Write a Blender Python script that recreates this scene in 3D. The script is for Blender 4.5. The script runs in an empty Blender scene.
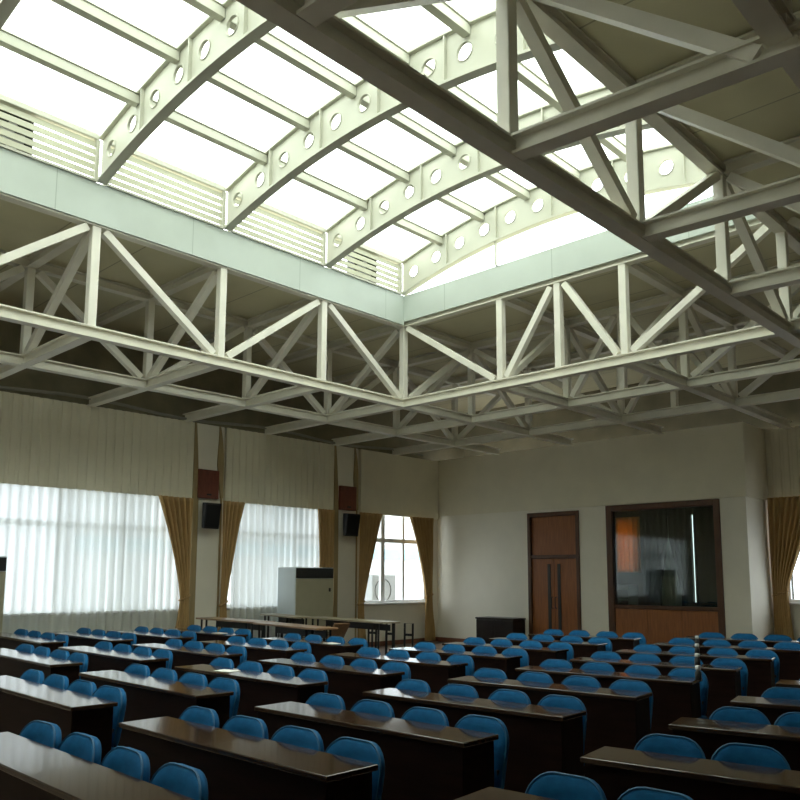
import bpy, math, random
from mathutils import Vector, Matrix
random.seed(7)
S = bpy.context.scene
C = S.collection
PI = math.pi

# ---------------------------------------------------------------- materials
def mat(name, col, rough=0.6, metal=0.0, var=0.0, scale=8.0, stretch=(1, 1, 1), bump=0.0, coat=0.0, spec=0.5):
    m = bpy.data.materials.new(name); m.use_nodes = True
    nt = m.node_tree; b = nt.nodes['Principled BSDF']
    b.inputs['Base Color'].default_value = (*col, 1)
    b.inputs['Roughness'].default_value = rough
    b.inputs['Metallic'].default_value = metal
    b.inputs['Coat Weight'].default_value = coat
    b.inputs['Specular IOR Level'].default_value = spec
    if var or bump:
        tc = nt.nodes.new('ShaderNodeTexCoord'); mp = nt.nodes.new('ShaderNodeMapping')
        mp.inputs['Scale'].default_value = stretch
        nz = nt.nodes.new('ShaderNodeTexNoise'); nz.inputs['Scale'].default_value = scale
        nz.inputs['Detail'].default_value = 5
        nt.links.new(tc.outputs['Object'], mp.inputs[0]); nt.links.new(mp.outputs[0], nz.inputs['Vector'])
        if var:
            r = nt.nodes.new('ShaderNodeValToRGB')
            r.color_ramp.elements[0].position = .3; r.color_ramp.elements[1].position = .7
            r.color_ramp.elements[0].color = (*[c * (1 - var) for c in col], 1)
            r.color_ramp.elements[1].color = (*[min(1, c * (1 + var)) for c in col], 1)
            nt.links.new(nz.outputs[0], r.inputs[0]); nt.links.new(r.outputs[0], b.inputs['Base Color'])
        if bump:
            bp = nt.nodes.new('ShaderNodeBump'); bp.inputs['Strength'].default_value = bump
            bp.inputs['Distance'].default_value = .01
            nt.links.new(nz.outputs[0], bp.inputs['Height']); nt.links.new(bp.outputs[0], b.inputs['Normal'])
    return m

def seam_mat(name, col, seam, pitch_x, pitch_y, w=.02, rough=.7):
    """panels with thin seams every pitch in object x / y"""
    m = mat(name, col, rough, var=.05, scale=1.3); nt = m.node_tree; b = nt.nodes['Principled BSDF']
    src = b.inputs['Base Color'].links[0].from_socket
    tc = nt.nodes.new('ShaderNodeTexCoord'); sp = nt.nodes.new('ShaderNodeSeparateXYZ')
    nt.links.new(tc.outputs['Object'], sp.inputs[0])
    outs = []
    for ax, p in ((0, pitch_x), (1, pitch_y)):
        if not p: continue
        d = nt.nodes.new('ShaderNodeMath'); d.operation = 'PINGPONG'; d.inputs[1].default_value = p / 2
        nt.links.new(sp.outputs[ax], d.inputs[0])
        l = nt.nodes.new('ShaderNodeMath'); l.operation = 'LESS_THAN'; l.inputs[1].default_value = w / 2
        nt.links.new(d.outputs[0], l.inputs[0]); outs.append(l.outputs[0])
    o = outs[0]
    if len(outs) > 1:
        mx = nt.nodes.new('ShaderNodeMath'); mx.operation = 'MAXIMUM'
        nt.links.new(outs[0], mx.inputs[0]); nt.links.new(outs[1], mx.inputs[1]); o = mx.outputs[0]
    mix = nt.nodes.new('ShaderNodeMix'); mix.data_type = 'RGBA'
    nt.links.new(o, mix.inputs['Factor']); nt.links.new(src, mix.inputs['A'])
    mix.inputs['B'].default_value = (*seam, 1)
    nt.links.new(mix.outputs['Result'], b.inputs['Base Color'])
    return m

def shader_mix(name, parts):
    """parts: list of (node id, weight, colour, roughness or None)"""
    m = bpy.data.materials.new(name); m.use_nodes = True; nt = m.node_tree
    nt.nodes.remove(nt.nodes['Principled BSDF']); out = nt.nodes['Material Output']
    acc = None; tot = 0
    for idn, w, col, ro in parts:
        n = nt.nodes.new(idn); n.inputs['Color'].default_value = (*col, 1)
        if ro is not None: n.inputs['Roughness'].default_value = ro
        tot += w
        if acc is None: acc = n.outputs[0]
        else:
            x = nt.nodes.new('ShaderNodeMixShader'); x.inputs[0].default_value = w / tot
            nt.links.new(acc, x.inputs[1]); nt.links.new(n.outputs[0], x.inputs[2]); acc = x.outputs[0]
    nt.links.new(acc, out.inputs[0]); return m

T, TL, DF, GL = 'ShaderNodeBsdfTransparent', 'ShaderNodeBsdfTranslucent', 'ShaderNodeBsdfDiffuse', 'ShaderNodeBsdfGlossy'
M = dict(
    steel=mat('cream steel paint', (.86, .83, .74), .45, var=.05, scale=3),
    chord=mat('cream chord paint', (.82, .79, .69), .5, var=.06, scale=3),
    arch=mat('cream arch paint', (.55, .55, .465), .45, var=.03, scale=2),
    fascia=mat('pale green fascia', (.62, .73, .64), .45, var=.02, scale=2),
    ceil=seam_mat('olive ceiling panel', (.66, .62, .43), (.40, .37, .25), 0, 1.1),
    wall=mat('cream wall', (.86, .82, .71), .75, var=.03, scale=2),
    rib=mat('ribbed cladding', (.80, .75, .60), .7, var=.04, scale=2),
    floor=mat('dark floor', (.17, .125, .095), .45, var=.2, scale=4),
    trimw=mat('red brown skirting', (.22, .085, .045), .45, var=.15, scale=6),
    tan=mat('tan timber strip', (.36, .27, .13), .5, var=.12, scale=5, stretch=(4, 4, .5)),
    redbox=mat('red brown timber', (.17, .045, .025), .45, var=.2, scale=8, stretch=(3, 3, .6)),
    black=mat('black plastic', (.008, .008, .009), .5, var=.1, scale=30),
    grille=mat('black speaker cloth', (.004, .004, .005), .85, bump=.4, scale=160),
    door=mat('orange brown door veneer', (.30, .105, .030), .38, var=.22, scale=5, stretch=(6, 6, .5)),
    doorf=mat('dark brown door frame', (.095, .038, .016), .4, var=.2, scale=6, stretch=(4, 4, .6)),
    drape=mat('tan drape', (.48, .31, .13), .85, var=.12, scale=6, stretch=(3, 3, .4), bump=.2),
    rope=mat('tan tie band', (.40, .25, .10), .7, var=.1, scale=30),
    desk=mat('dark red brown lacquer', (.016, .007, .005), .5, var=.25, scale=5, stretch=(.7, 5, 5), spec=.08),
    desktop=mat('brown lacquer top', (.044, .023, .013), .12, var=.22, scale=5, stretch=(.7, 5, 5), coat=.15),
    blue=mat('blue upholstery', (.007, .112, .285), .8, var=.15, scale=24, bump=.25, spec=.2),
    pipe=mat('blue piping', (.012, .12, .27), .6, var=.1, scale=40),
    leg=mat('black painted tube', (.012, .011, .012), .4, var=.1, scale=30),
    white=mat('white plastic', (.80, .81, .80), .4, var=.03, scale=4),
    ac=mat('shaded ivory cabinet front', (.42, .39, .27), .45, var=.04, scale=3),  # front colour darkened to imitate shade on the face turned from the windows
    acd=mat('dark outlet grille', (.035, .035, .032), .5, var=.1, scale=20),
    ac_lit=mat('window-lit cabinet body', (.60, .66, .68), .4, var=.03, scale=3),  # body colour paler and bluish, window light painted in
    pvc=mat('white window frame', (.93, .94, .95), .35, var=.02, scale=4),
    tab=mat('brown table top', (.27, .16, .085), .35, var=.2, scale=6, stretch=(1, 5, 5)),
    tabp=mat('pale table top', (.33, .28, .19), .4, var=.1, scale=6),
    cab=mat('near black lacquer', (.016, .011, .010), .35, var=.3, scale=5),
    paper=mat('white paper', (.82, .82, .78), .8, var=.03, scale=20),
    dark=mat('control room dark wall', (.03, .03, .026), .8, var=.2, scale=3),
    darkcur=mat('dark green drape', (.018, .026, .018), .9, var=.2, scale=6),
    bld=mat('white rendered facade', (.80, .82, .84), .8, var=.04, scale=1),
    cyan=mat('pale blue band', (.40, .66, .74), .7, var=.05, scale=2),
    bglass=mat('grey blue window', (.30, .36, .40), .25, var=.1, scale=2),
    unit=mat('grey outdoor unit', (.42, .43, .43), .5, var=.1, scale=5),
    ground=mat('grey paving', (.42, .42, .40), .85, var=.1, scale=1),
    glass=shader_mix('window glass', [(T, .93, (.95, .97, .97), None), (GL, .07, (1, 1, 1), .02)]),
    dglass=shader_mix('control window glass', [(T, .95, (.62, .70, .66), None), (GL, .05, (1, 1, 1), .03)]),
    roofglass=shader_mix('roof glazing', [(T, .62, (.97, 1.0, .94), None), (TL, .30, (.93, .95, .88), None), (GL, .08, (1, 1, 1), .1)]),
    sheer=shader_mix('sheer voile', [(T, .09, (.95, .97, 1), None), (TL, .40, (.74, .78, .80), None), (DF, .51, (.78, .79, .76), None)]),
    orange=shader_mix('orange cloth', [(TL, .6, (.95, .46, .12), None), (DF, .4, (.70, .30, .08), None)]),
    dimvoile=shader_mix('thick grey voile', [(TL, .12, (.6, .6, .55), None), (DF, .88, (.45, .45, .42), None)]),
    louv=shader_mix('cream louvre slat', [(DF, .85, (.60, .60, .50), None), (TL, .15, (.80, .82, .56), None)]),
    void=mat('shade-toned upper wall', (.22, .195, .13), .85, var=.2, scale=2),  # upper wall colour darkened to paint in the shade under the roof
    pipe_m=mat('grey conduit', (.30, .29, .24), .5, var=.1, scale=8),
    sidew=mat('cream side wall', (.80, .76, .66), .7, var=.15, scale=2),
)

def pleat_shaded(name, period):
    """voile with pleat light and shade painted in: more and less translucent bands alternate"""
    m = bpy.data.materials.new(name); m.use_nodes = True; nt = m.node_tree; nt.nodes.remove(nt.nodes['Principled BSDF'])
    N = nt.nodes.new; lk = nt.links.new
    tc = N('ShaderNodeTexCoord'); sp = N('ShaderNodeSeparateXYZ'); lk(tc.outputs['Object'], sp.inputs[0])
    mu = N('ShaderNodeMath'); mu.operation = 'MULTIPLY'; mu.inputs[1].default_value = 2 * PI / period; lk(sp.outputs[1], mu.inputs[0])
    sn = N('ShaderNodeMath'); sn.operation = 'SINE'; lk(mu.outputs[0], sn.inputs[0])
    nz = N('ShaderNodeTexNoise'); nz.noise_dimensions = '1D'; nz.inputs['Scale'].default_value = 2.3; lk(sp.outputs[1], nz.inputs['W'])
    ad = N('ShaderNodeMath'); ad.operation = 'MULTIPLY_ADD'; ad.inputs[1].default_value = .55; lk(sn.outputs[0], ad.inputs[0]); lk(nz.outputs[0], ad.inputs[2])
    rp = N('ShaderNodeMapRange'); rp.inputs[1].default_value = 0; rp.inputs[2].default_value = 1; rp.inputs[3].default_value = .22; rp.inputs[4].default_value = .50; lk(ad.outputs[0], rp.inputs[0])
    t = N('ShaderNodeBsdfTranslucent'); t.inputs[0].default_value = (.82, .85, .87, 1); d = N('ShaderNodeBsdfDiffuse'); d.inputs[0].default_value = (.74, .75, .71, 1)
    x = N('ShaderNodeMixShader'); lk(rp.outputs[0], x.inputs[0]); lk(d.outputs[0], x.inputs[1]); lk(t.outputs[0], x.inputs[2])
    tr = N('ShaderNodeBsdfTransparent'); y = N('ShaderNodeMixShader'); y.inputs[0].default_value = .08; lk(x.outputs[0], y.inputs[1]); lk(tr.outputs[0], y.inputs[2])
    lk(y.outputs[0], nt.nodes['Material Output'].inputs[0]); return m
M['sheer'] = pleat_shaded('striped sheer voile', .17)  # bands paint the pleats' light and shade into the voile

# ---------------------------------------------------------------- mesh builder
class MB:
    def __init__(s): s.v = []; s.f = []; s.sm = False
    def add(s, vs, fs):
        n = len(s.v); s.v += [tuple(v) for v in vs]; s.f += [tuple(i + n for i in f) for f in fs]; return s
    def box(s, x0, x1, y0, y1, z0, z1):
        return s.add([(x, y, z) for x in (x0, x1) for y in (y0, y1) for z in (z0, z1)],
                     [(0, 1, 3, 2), (4, 6, 7, 5), (0, 4, 5, 1), (2, 3, 7, 6), (0, 2, 6, 4), (1, 5, 7, 3)])
    def bar(s, p, q, a, b, side=None):
        """rectangular bar from p to q, a wide along 'side', b deep"""
        p, q = Vector(p), Vector(q); d = (q - p).normalized()
        u = Vector(side) if side else (d.cross(Vector((0, 0, 1))) if abs(d.z) < .9 else Vector((1, 0, 0)))
        u = (u - d * u.dot(d)).normalized(); w = d.cross(u)
        vs = [r + u * (i * a / 2) + w * (j * b / 2) for r in (p, q) for i, j in ((-1, -1), (1, -1), (1, 1), (-1, 1))]
        return s.add(vs, [(3, 2, 1, 0), (4, 5, 6, 7), (0, 1, 5, 4), (1, 2, 6, 5), (2, 3, 7, 6), (3, 0, 4, 7)])
    def hbeam(s, p, q, width, height, t=.018):
        """H section lying on its side: two upright flanges and a flat web"""
        p, q = Vector(p), Vector(q); d = (q - p).normalized(); u = d.cross(Vector((0, 0, 1))).normalized()
        for k in (-1, 1):
            o = u * (k * (width / 2 - t / 2)); s.bar(p + o, q + o, t, height, u)
        return s.bar(p, q, width - 2 * t, t, u)
    def ibeam(s, p, q, width, height, t=.02):
        """I section: upright web between a top and a bottom flange"""
        p, q = Vector(p), Vector(q); u = (q - p).normalized().cross(Vector((0, 0, 1))).normalized(); o = Vector((0, 0, height / 2 - t / 2))
        s.bar(p + o, q + o, width, t, u); s.bar(p - o, q - o, width, t, u)
        return s.bar(p, q, t * 1.5, height - 2 * t, u)
    def tube(s, pts, r, n=8, caps=True):
        pts = [Vector(p) for p in pts]; rings = []
        for i, p in enumerate(pts):
            d = (pts[min(i + 1, len(pts) - 1)] - pts[max(i - 1, 0)]).normalized()
            u = d.cross(Vector((0, 0, 1))) if abs(d.z) < .95 else d.cross(Vector((1, 0, 0)))
            u.normalize(); w = d.cross(u)
            rings.append([p + (u * math.cos(2 * PI * k / n) + w * math.sin(2 * PI * k / n)) * r for k in range(n)])
        vs = [v for rg in rings for v in rg]; fs = []
        for i in range(len(pts) - 1):
            for k in range(n):
                a, b = i * n + k, i * n + (k + 1) % n; fs.append((a, b, b + n, a + n))
        if caps: fs += [tuple(reversed(range(n))), tuple(range((len(pts) - 1) * n, len(pts) * n))]
        return s.add(vs, fs)
    def grid(s, fn, nu, nv):
        vs = [fn(i / nu, j / nv) for j in range(nv + 1) for i in range(nu + 1)]
        return s.add(vs, [(j * (nu + 1) + i, j * (nu + 1) + i + 1, (j + 1) * (nu + 1) + i + 1, (j + 1) * (nu + 1) + i)
                          for j in range(nv) for i in range(nu)])
    def lathe(s, prof, n=16, o=(0, 0, 0)):
        vs = [(o[0] + r * math.cos(2 * PI * k / n), o[1] + r * math.sin(2 * PI * k / n), o[2] + z) for r, z in prof for k in range(n)]
        fs = [(i * n + k, i * n + (k + 1) % n, (i + 1) * n + (k + 1) % n, (i + 1) * n + k) for i in range(len(prof) - 1) for k in range(n)]
        fs += [tuple(reversed(range(n))), tuple(range((len(prof) - 1) * n, len(prof) * n))]
        return s.add(vs, fs)
    def mesh(s, name, m, smooth=None):
        me = bpy.data.meshes.new(name); me.from_pydata(s.v, [], s.f); me.validate()
        me.materials.append(M[m])
        if smooth:
            me.shade_smooth(); me.set_sharp_from_angle(angle=smooth)
        return me
    def obj(s, name, m, parent=None, smooth=None, bevel=0, loc=None):
        o = bpy.data.objects.new(name, s.mesh(name, m, smooth)); C.objects.link(o)
        if parent: o.parent = parent
        if loc: o.location = loc
        if bevel:
            b = o.modifiers.new('edge', 'BEVEL'); b.width = bevel; b.segments = 2; b.limit_method = 'ANGLE'
        return o

def tag(o, label=None, cat=None, group=None, kind=None):
    if label: o['label'] = label
    if cat: o['category'] = cat
    if group: o['group'] = group
    if kind: o['kind'] = kind
    return o
def thing(name, label, cat, loc=(0, 0, 0), rz=0, group=None):
    o = bpy.data.objects.new(name, None); C.objects.link(o); o.empty_display_size = .2
    o.location = loc; o.rotation_euler = (0, 0, rz); return tag(o, label, cat, group)
def struct(name, mb, m, label, cat, **k):
    return tag(mb.obj(name, m, **k), label, cat, None, 'structure')
def box(*a): return MB().box(*a)
def copy_thing(src, loc, rz, scale=(1, 1, 1)):
    r = src.copy(); C.objects.link(r); r.location = loc; r.rotation_euler = (0, 0, rz); r.scale = scale
    for ch in list(src.children):
        c = ch.copy(); C.objects.link(c); c.parent = r
        for g in list(ch.children):
            d = g.copy(); C.objects.link(d); d.parent = c
    return r
ORD = ['first', 'second', 'third', 'fourth', 'fifth', 'sixth', 'seventh', 'eighth', 'ninth', 'tenth', 'eleventh', 'twelfth']

# ---------------------------------------------------------------- camera
cam = bpy.data.objects.new('camera', bpy.data.cameras.new('camera')); C.objects.link(cam); S.camera = cam
cam.data.sensor_width = 36; cam.data.lens = 804.348 / 800 * 36
cam.data.shift_x = (400 - 398.885) / 800; cam.data.shift_y = (472.364 - 400) / 800
yaw, pitch, roll = .762440, .129990, .0037067
fw = Vector((-math.sin(yaw) * math.cos(pitch), math.cos(yaw) * math.cos(pitch), math.sin(pitch)))
rt = Vector((math.cos(yaw), math.sin(yaw), 0)); up = rt.cross(fw)
r2 = rt * math.cos(roll) + up * math.sin(roll); u2 = -rt * math.sin(roll) + up * math.cos(roll)
mw = Matrix((r2, u2, -fw)).transposed().to_4x4(); mw.translation = (0, 0, 1.65); cam.matrix_world = mw
cam.data.clip_end = 300

SKY, EXPO = 5.2, 0.0
# ---------------------------------------------------------------- room shell
XL, YF, ZW = -14.1, 16.25, 4.74          # left wall face, far wall face, wall-head height
ZC, ZT, ZR = 4.80, 6.30, 6.38           # bottom chord, top chord, ceiling underside
SK = (-9.82, -3.34, -1.4, 10.40)         # roof-light well
struct('floor', box(-14.6, 7.2, -4.2, 19.6, -.12, 0), 'floor', 'dark brown floor of the hall under the desks', 'floor')
m = MB()
m.box(-14.6, SK[0] - .03, -4.2, 19.6, ZR, ZR + .1); m.box(SK[1] + .03, 7.2, -4.2, 19.6, 6.20, ZR + .1)
m.box(SK[0] - .03, SK[1] + .03, -4.2, SK[2] - .03, ZR, ZR + .1); m.box(SK[0] - .03, SK[1] + .03, SK[3] + .03, 19.6, ZR, ZR + .1)
struct('ceiling', m, 'ceil', 'olive ceiling panels above the white roof trusses', 'ceiling')

def wall_with_holes(axis, face, thick, lo, hi, z0, z1, holes):
    """wall slab along the other axis, rectangular holes (a, b, za, zb)"""
    m = MB(); f0, f1 = sorted((face, face + thick))
    def pc(a, b, za, zb):
        if b - a < .001 or zb - za < .001: return
        m.box(f0, f1, a, b, za, zb) if axis == 0 else m.box(a, b, f0, f1, za, zb)
    cur = lo
    for a, b, za, zb in sorted(holes):
        pc(cur, a, z0, z1); pc(a, b, z0, za); pc(a, b, zb, z1); cur = b
    pc(cur, hi, z0, z1); return m
WIN = [(1.2, 8.62, 1.02, 3.30), (9.62, 12.48, 1.02, 3.30), (13.5, 15.9, 1.02, 3.30)]
m = wall_with_holes(0, XL, -.25, -4.2, 16.5, 0, ZW, WIN)
m.box(-14.5, XL - .25, -4.2, 16.5, ZW - .1, ZW)
struct('wall_left', m, 'wall', 'cream window wall with three curtained windows', 'wall')
DOOR = (-11.2, -9.78, 0, 3.2); CW = (-9.08, -6.52, 0, 3.26)
m = wall_with_holes(1, YF, .16, XL - .25, -6.0, 0, ZW + .03, [DOOR, CW])
m.box(-6.12, -6.0, YF + .16, 17.5, 0, ZW + .03)
struct('wall_far', m, 'wall', 'cream end wall with brown double door and control-room window', 'wall')
m = wall_with_holes(1, 17.5, .2, -6.0, 7.2, 0, ZW + .03, [(-5.75, -3.2, 1.17, 3.4)])
struct('wall_recess', m, 'wall', 'set-back end wall beyond the corner, behind the tan drape', 'wall')
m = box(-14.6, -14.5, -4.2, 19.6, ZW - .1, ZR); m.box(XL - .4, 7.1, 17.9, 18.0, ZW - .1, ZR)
struct('wall_upper', m, 'void', 'upper wall above the wall heads, colour darkened for the roof-void shade', 'wall')
MB().tube([(-14.02, -3 + i * .6, 4.83 + .05 * math.sin(i * .9)) for i in range(32)], .03, 8).obj('conduit', 'pipe_m', smooth=1)
tag(bpy.data.objects['conduit'], 'grey sagging conduit running along the head of window wall', 'conduit')
struct('wall_right', box(7.0, 7.2, -4.2, 18, 0, ZR), 'sidew', 'cream side wall opposite the windows', 'wall')
struct('wall_back', box(-14.6, 7.2, -4.2, -4.0, 0, ZR), 'sidew', 'cream wall behind the front desks', 'wall')

def ribbed(axis, face, out, a, b, z0, z1, per=.17, amp=.022):
    """sheet of trapezoid ribs standing 'out' off the wall"""
    m = MB(); n = max(1, round((b - a) / per)); p = (b - a) / n; prof = []
    for i in range(n):
        s = a + i * p
        prof += [(s, 0), (s + p * .55, 0), (s + p * .65, -1), (s + p * .9, -1)]
    prof.append((b, 0)); vs = []
    for z in (z0, z1):
        for s, k in prof:
            d = face + out + math.copysign(amp, out) * k
            vs.append((d, s, z) if axis == 0 else (s, d, z))
    N = len(prof); fs = [(i, i + 1, N + i + 1, N + i) for i in range(N - 1)]
    m.add(vs, fs)
    e = sorted((face, face + out - math.copysign(amp, out) * 1.05))
    m.box(e[0], e[1], a, b, z0, z1) if axis == 0 else m.box(a, b, e[0], e[1], z0, z1)
    return m
struct('trim_1', ribbed(0, XL, .10, -4.0, 8.73, 3.19, ZW), 'rib', 'ribbed olive cladding above the widest window', 'wall cladding')
struct('trim_2', ribbed(0, XL, .10, 9.48, 12.52, 3.19, ZW), 'rib', 'ribbed olive cladding above the middle window', 'wall cladding')
struct('trim_3', ribbed(0, XL, .10, 13.34, 16.2, 3.19, ZW, .17, .002), 'rib', 'smooth-looking cladding above the window without sheer curtain', 'wall cladding')
m = box(XL, -5.97, YF - .035, YF, 3.27, ZW + .03); m.box(-6.0, -5.965, YF, 17.42, 3.27, ZW + .03)
struct('trim_4', m, 'rib', 'smooth darker upper band over the door wall', 'wall cladding')
struct('trim_5', ribbed(1, 17.5, -.08, -5.96, 6.9, 3.31, ZW + .03), 'rib', 'ribbed cladding over the set-back end window', 'wall cladding')
m = box(XL, -11.28, YF - .02, YF, 0, .11); m.box(-9.7, -9.15, YF - .02, YF, 0, .11); m.box(-6.46, -5.98, YF - .02, YF, 0, .11)
struct('baseboard_far', m, 'trimw', 'red brown skirting along the door wall', 'skirting board')
m = box(XL, XL + .02, -4, 8.73, 0, .11); m.box(XL, XL + .02, 9.48, 12.52, 0, .11); m.box(XL, XL + .02, 13.34, 16.22, 0, .11)
struct('baseboard_left', m, 'trimw', 'red brown skirting along the window wall', 'skirting board')

# pilasters with flaring tan strips
def pilaster(n, y0, y1, label):
    p = struct(f'trim_{n}', box(XL, XL + .075, y0, y1, 0, ZW), 'wall', label, 'pilaster')
    def strip(f):
        m = MB(); nz = 18
        for i in range(nz + 1):
            a, b, z = f(i / nz)
            m.v += [(XL + .075, a, z), (XL + .115, a, z), (XL + .115, b, z), (XL + .075, b, z)]
        for i in range(nz):
            for k in range(4):
                j = i * 4
                m.f.append((j + k, j + (k + 1) % 4, j + 4 + (k + 1) % 4, j + 4 + k))
        m.f += [(3, 2, 1, 0), (nz * 4, nz * 4 + 1, nz * 4 + 2, nz * 4 + 3)]
        return m
    w = y1 - y0
    strip(lambda t: (y0 + .02, y0 + .02 + (.13 if t < .55 else .13 - .10 * ((t - .55) / .45) ** 2) * 1.0, .1 + t * (ZW - .1))).obj('strip', 'tan', p)
    strip(lambda t: (y1 - .04 - (.10 + .06 * t - .07 * math.sin(t * PI / 2) ** 4) * min(1, .25 + 1.6 * t), y1 - .01 - .10 * max(0, (t - .45) / .55) ** 2, 3.25 + t * (ZW - 3.25))).obj('strip', 'tan', p)
    box(XL + .075, XL + .09, y1 - .05, y1 - .01, .1, 3.25).obj('strip', 'tan', p)
pilaster(6, 8.69, 9.42, 'cream pilaster between the widest and the middle window')
pilaster(7, 12.46, 13.25, 'cream pilaster between the middle and the bare window')

def wall_box(y0, y1, z0, z1, label):
    t = thing('timber_box', label, 'box', (XL + .075, (y0 + y1) / 2, z0)); w = (y1 - y0) / 2; h = z1 - z0
    box(0, .08, -w, w, 0, h).obj('body', 'redbox', t, bevel=.006)
    m = box(.08, .092, -w + .03, w - .03, .03, h - .03); m.obj('front_panel', 'redbox', t, bevel=.004)
    box(.092, .11, -.05, .05, h * .1, h * .16).obj('latch', 'leg', t, bevel=.003)
wall_box(8.80, 9.28, 3.22, 3.80, 'red brown timber box on the pilaster next to the widest window')
wall_box(12.63, 13.14, 3.22, 3.79, 'red brown timber box on the pilaster next to the bare window')
def speaker(y0, y1, z0, z1, label):
    w = (y1 - y0) / 2; h = z1 - z0
    t = thing('loudspeaker', label, 'loudspeaker', (XL + .15, (y0 + y1) / 2, z0))
    m = MB(); k = .08                                           # cabinet leaning forward, tapering to the back
    vs = [(.02, -w * .72, .02), (.02, w * .72, .02), (.02, w * .72, h), (.02, -w * .72, h),
          (.17, -w, 0), (.17, w, 0), (.17 + k, w, h - .02), (.17 + k, -w, h - .02)]
    m.add(vs, [(0, 3, 2, 1), (4, 5, 6, 7), (0, 1, 5, 4), (2, 3, 7, 6), (1, 2, 6, 5), (3, 0, 4, 7)]); m.obj('cabinet', 'black', t, bevel=.012)
    g = MB(); o = .014
    g.add([(.17 + o, -w + .03, .04), (.17 + o, w - .03, .04), (.17 + k + o - .01, w - .03, h - .06), (.17 + k + o - .01, -w + .03, h - .06),
           (.16, -w + .03, .04), (.16, w - .03, .04), (.16 + k, w - .03, h - .06), (.16 + k, -w + .03, h - .06)],
          [(0, 1, 2, 3), (4, 7, 6, 5), (0, 4, 5, 1), (1, 5, 6, 2), (2, 6, 7, 3), (3, 7, 4, 0)]); g.obj('grille', 'grille', t, bevel=.004)
    b = box(-.075, -.06, -.06, .06, h * .3, h * .7); b.bar((-.06, 0, h * .5), (.04, 0, h * .5), .05, .04); b.obj('bracket', 'leg', t, bevel=.003)
speaker(8.84, 9.20, 2.60, 3.13, 'black loudspeaker below the timber box next to the widest window')
speaker(12.64, 13.05, 2.60, 3.14, 'black loudspeaker below the timber box next to the bare window')

# ---------------------------------------------------------------- windows
def window(n, y0, y1, z0, z1, mulls, trans, label, thick=.07):
    p = tag(thing(f'window_{n}', label, 'window', (XL - .14, (y0 + y1) / 2, z0)), kind='structure'); L = (y1 - y0) / 2; h = z1 - z0; yc = (y0 + y1) / 2
    m = box(-.04, .04, -L, L, 0, thick); m.box(-.04, .04, -L, L, h - thick, h)
    m.box(-.04, .04, -L, -L + thick, thick, h - thick); m.box(-.04, .04, L - thick, L, thick, h - thick)
    m.obj('frame', 'pvc', p, bevel=.006)
    for yy, w in mulls: box(-.035, .045, yy - yc - w / 2, yy - yc + w / 2, thick, h - thick).obj('mullion', 'pvc', p, bevel=.006)
    box(-.037, .05, -L + thick, L - thick, trans - z0 - .05, trans - z0 + .05).obj('transom', 'pvc', p, bevel=.006)
    box(-.006, .006, -L + thick, L - thick, thick, h - thick).obj('pane', 'glass', p)
    box(.04, .20, -L, L, -.03, .012).obj('sill', 'pvc', p, bevel=.006)
window(1, *WIN[0][:2], 1.02, 3.30, [(y, .07) for y in (2.6, 3.85, 5.0, 6.15, 7.4)], 2.57, 'widest window, white frame seen through long sheer curtain')
window(2, *WIN[1][:2], 1.02, 3.30, [(10.6, .07), (11.5, .07)], 2.57, 'middle window, white frame seen through sheer curtain above the air conditioner')
window(3, *WIN[2][:2], 1.02, 3.30, [(14.3, .13), (15.05, .07)], 2.57, 'bare white framed window without sheer curtain, nearest the end wall')

def sheer(y0, y1, z0, z1, label, per=.165):
    n = int((y1 - y0) / per * 8); rnd = [random.uniform(.7, 1.25) for _ in range(n + 2)]
    ph = [random.uniform(-.5, .5) for _ in range(40)]
    def f(u, v):
        y = y0 + (y1 - y0) * u; k = (y - y0) / per
        a = .045 * (.75 + .35 * math.sin(k * .37 + ph[0])) * (1 - .25 * v)
        return (XL + .065 + a * math.sin(2 * PI * k + .6 * math.sin(k * .9)) + .01 * math.sin(k * .61), y + .008 * math.sin(4 * PI * k) * (1 - v), z0 + (z1 - z0) * v + (0 if v else .01 * math.sin(k)))
    o = MB().grid(f, n, 10).obj('sheer_curtain', 'sheer', smooth=3)
    tag(o, label, 'sheer curtain'); return o
sheer(1.0, 8.6, .12, 3.2, 'long white pleated sheer curtain over the widest window')
sheer(9.7, 12.3, .12, 3.2, 'white pleated sheer curtain over the middle window, behind the air conditioner')

def drape(face, axis, edges, z_top, z_bot, label, tie=None, pleats=6, amp=.05, flip=1):
    """edges(t) -> (lo, hi) along the wall, t = 0 at the top and 1 at the floor"""
    nv = 34
    e0 = edges
    if axis == 0: edges = lambda t: tuple(q * .99 for q in e0(t))
    def f(u, v):
        lo, hi = edges(v); w = hi - lo
        s = lo + w * u; a = amp * (.45 + .55 * min(1, w / .5))
        d = face + flip * (a * math.sin(2 * PI * pleats * u + .5 * math.sin(5 * v + 3 * u)) + .012 * math.sin(9 * u + 4 * v))
        z = z_top + (z_bot - z_top) * v
        return (d, s, z) if axis == 0 else (s, d, z)
    o = MB().grid(f, pleats * 10, nv).obj('drape', 'drape', smooth=3)
    s = o.modifiers.new('cloth', 'SOLIDIFY'); s.thickness = .008
    tag(o, label, 'curtain')
    if tie is not None:
        lo, hi = edges(tie); z = z_top + (z_bot - z_top) * tie; m = MB(); pts = []
        for i in range(25):
            a = 2 * PI * i / 24; c = (lo + hi) / 2 + ((hi - lo) / 2 + .008) * math.cos(a); d = face + (amp + .012) * math.sin(a)
            pts.append((d, c, z + .05 * math.cos(a)) if axis == 0 else (c, d, z + .05 * math.cos(a)))
        m.tube(pts, .016, 8, False); m.obj('tie_band', 'rope', o, smooth=1)
    return o
def sm(a, b, t): t = max(0, min(1, (t - a) / (b - a))); return t * t * (3 - 2 * t)
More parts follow.
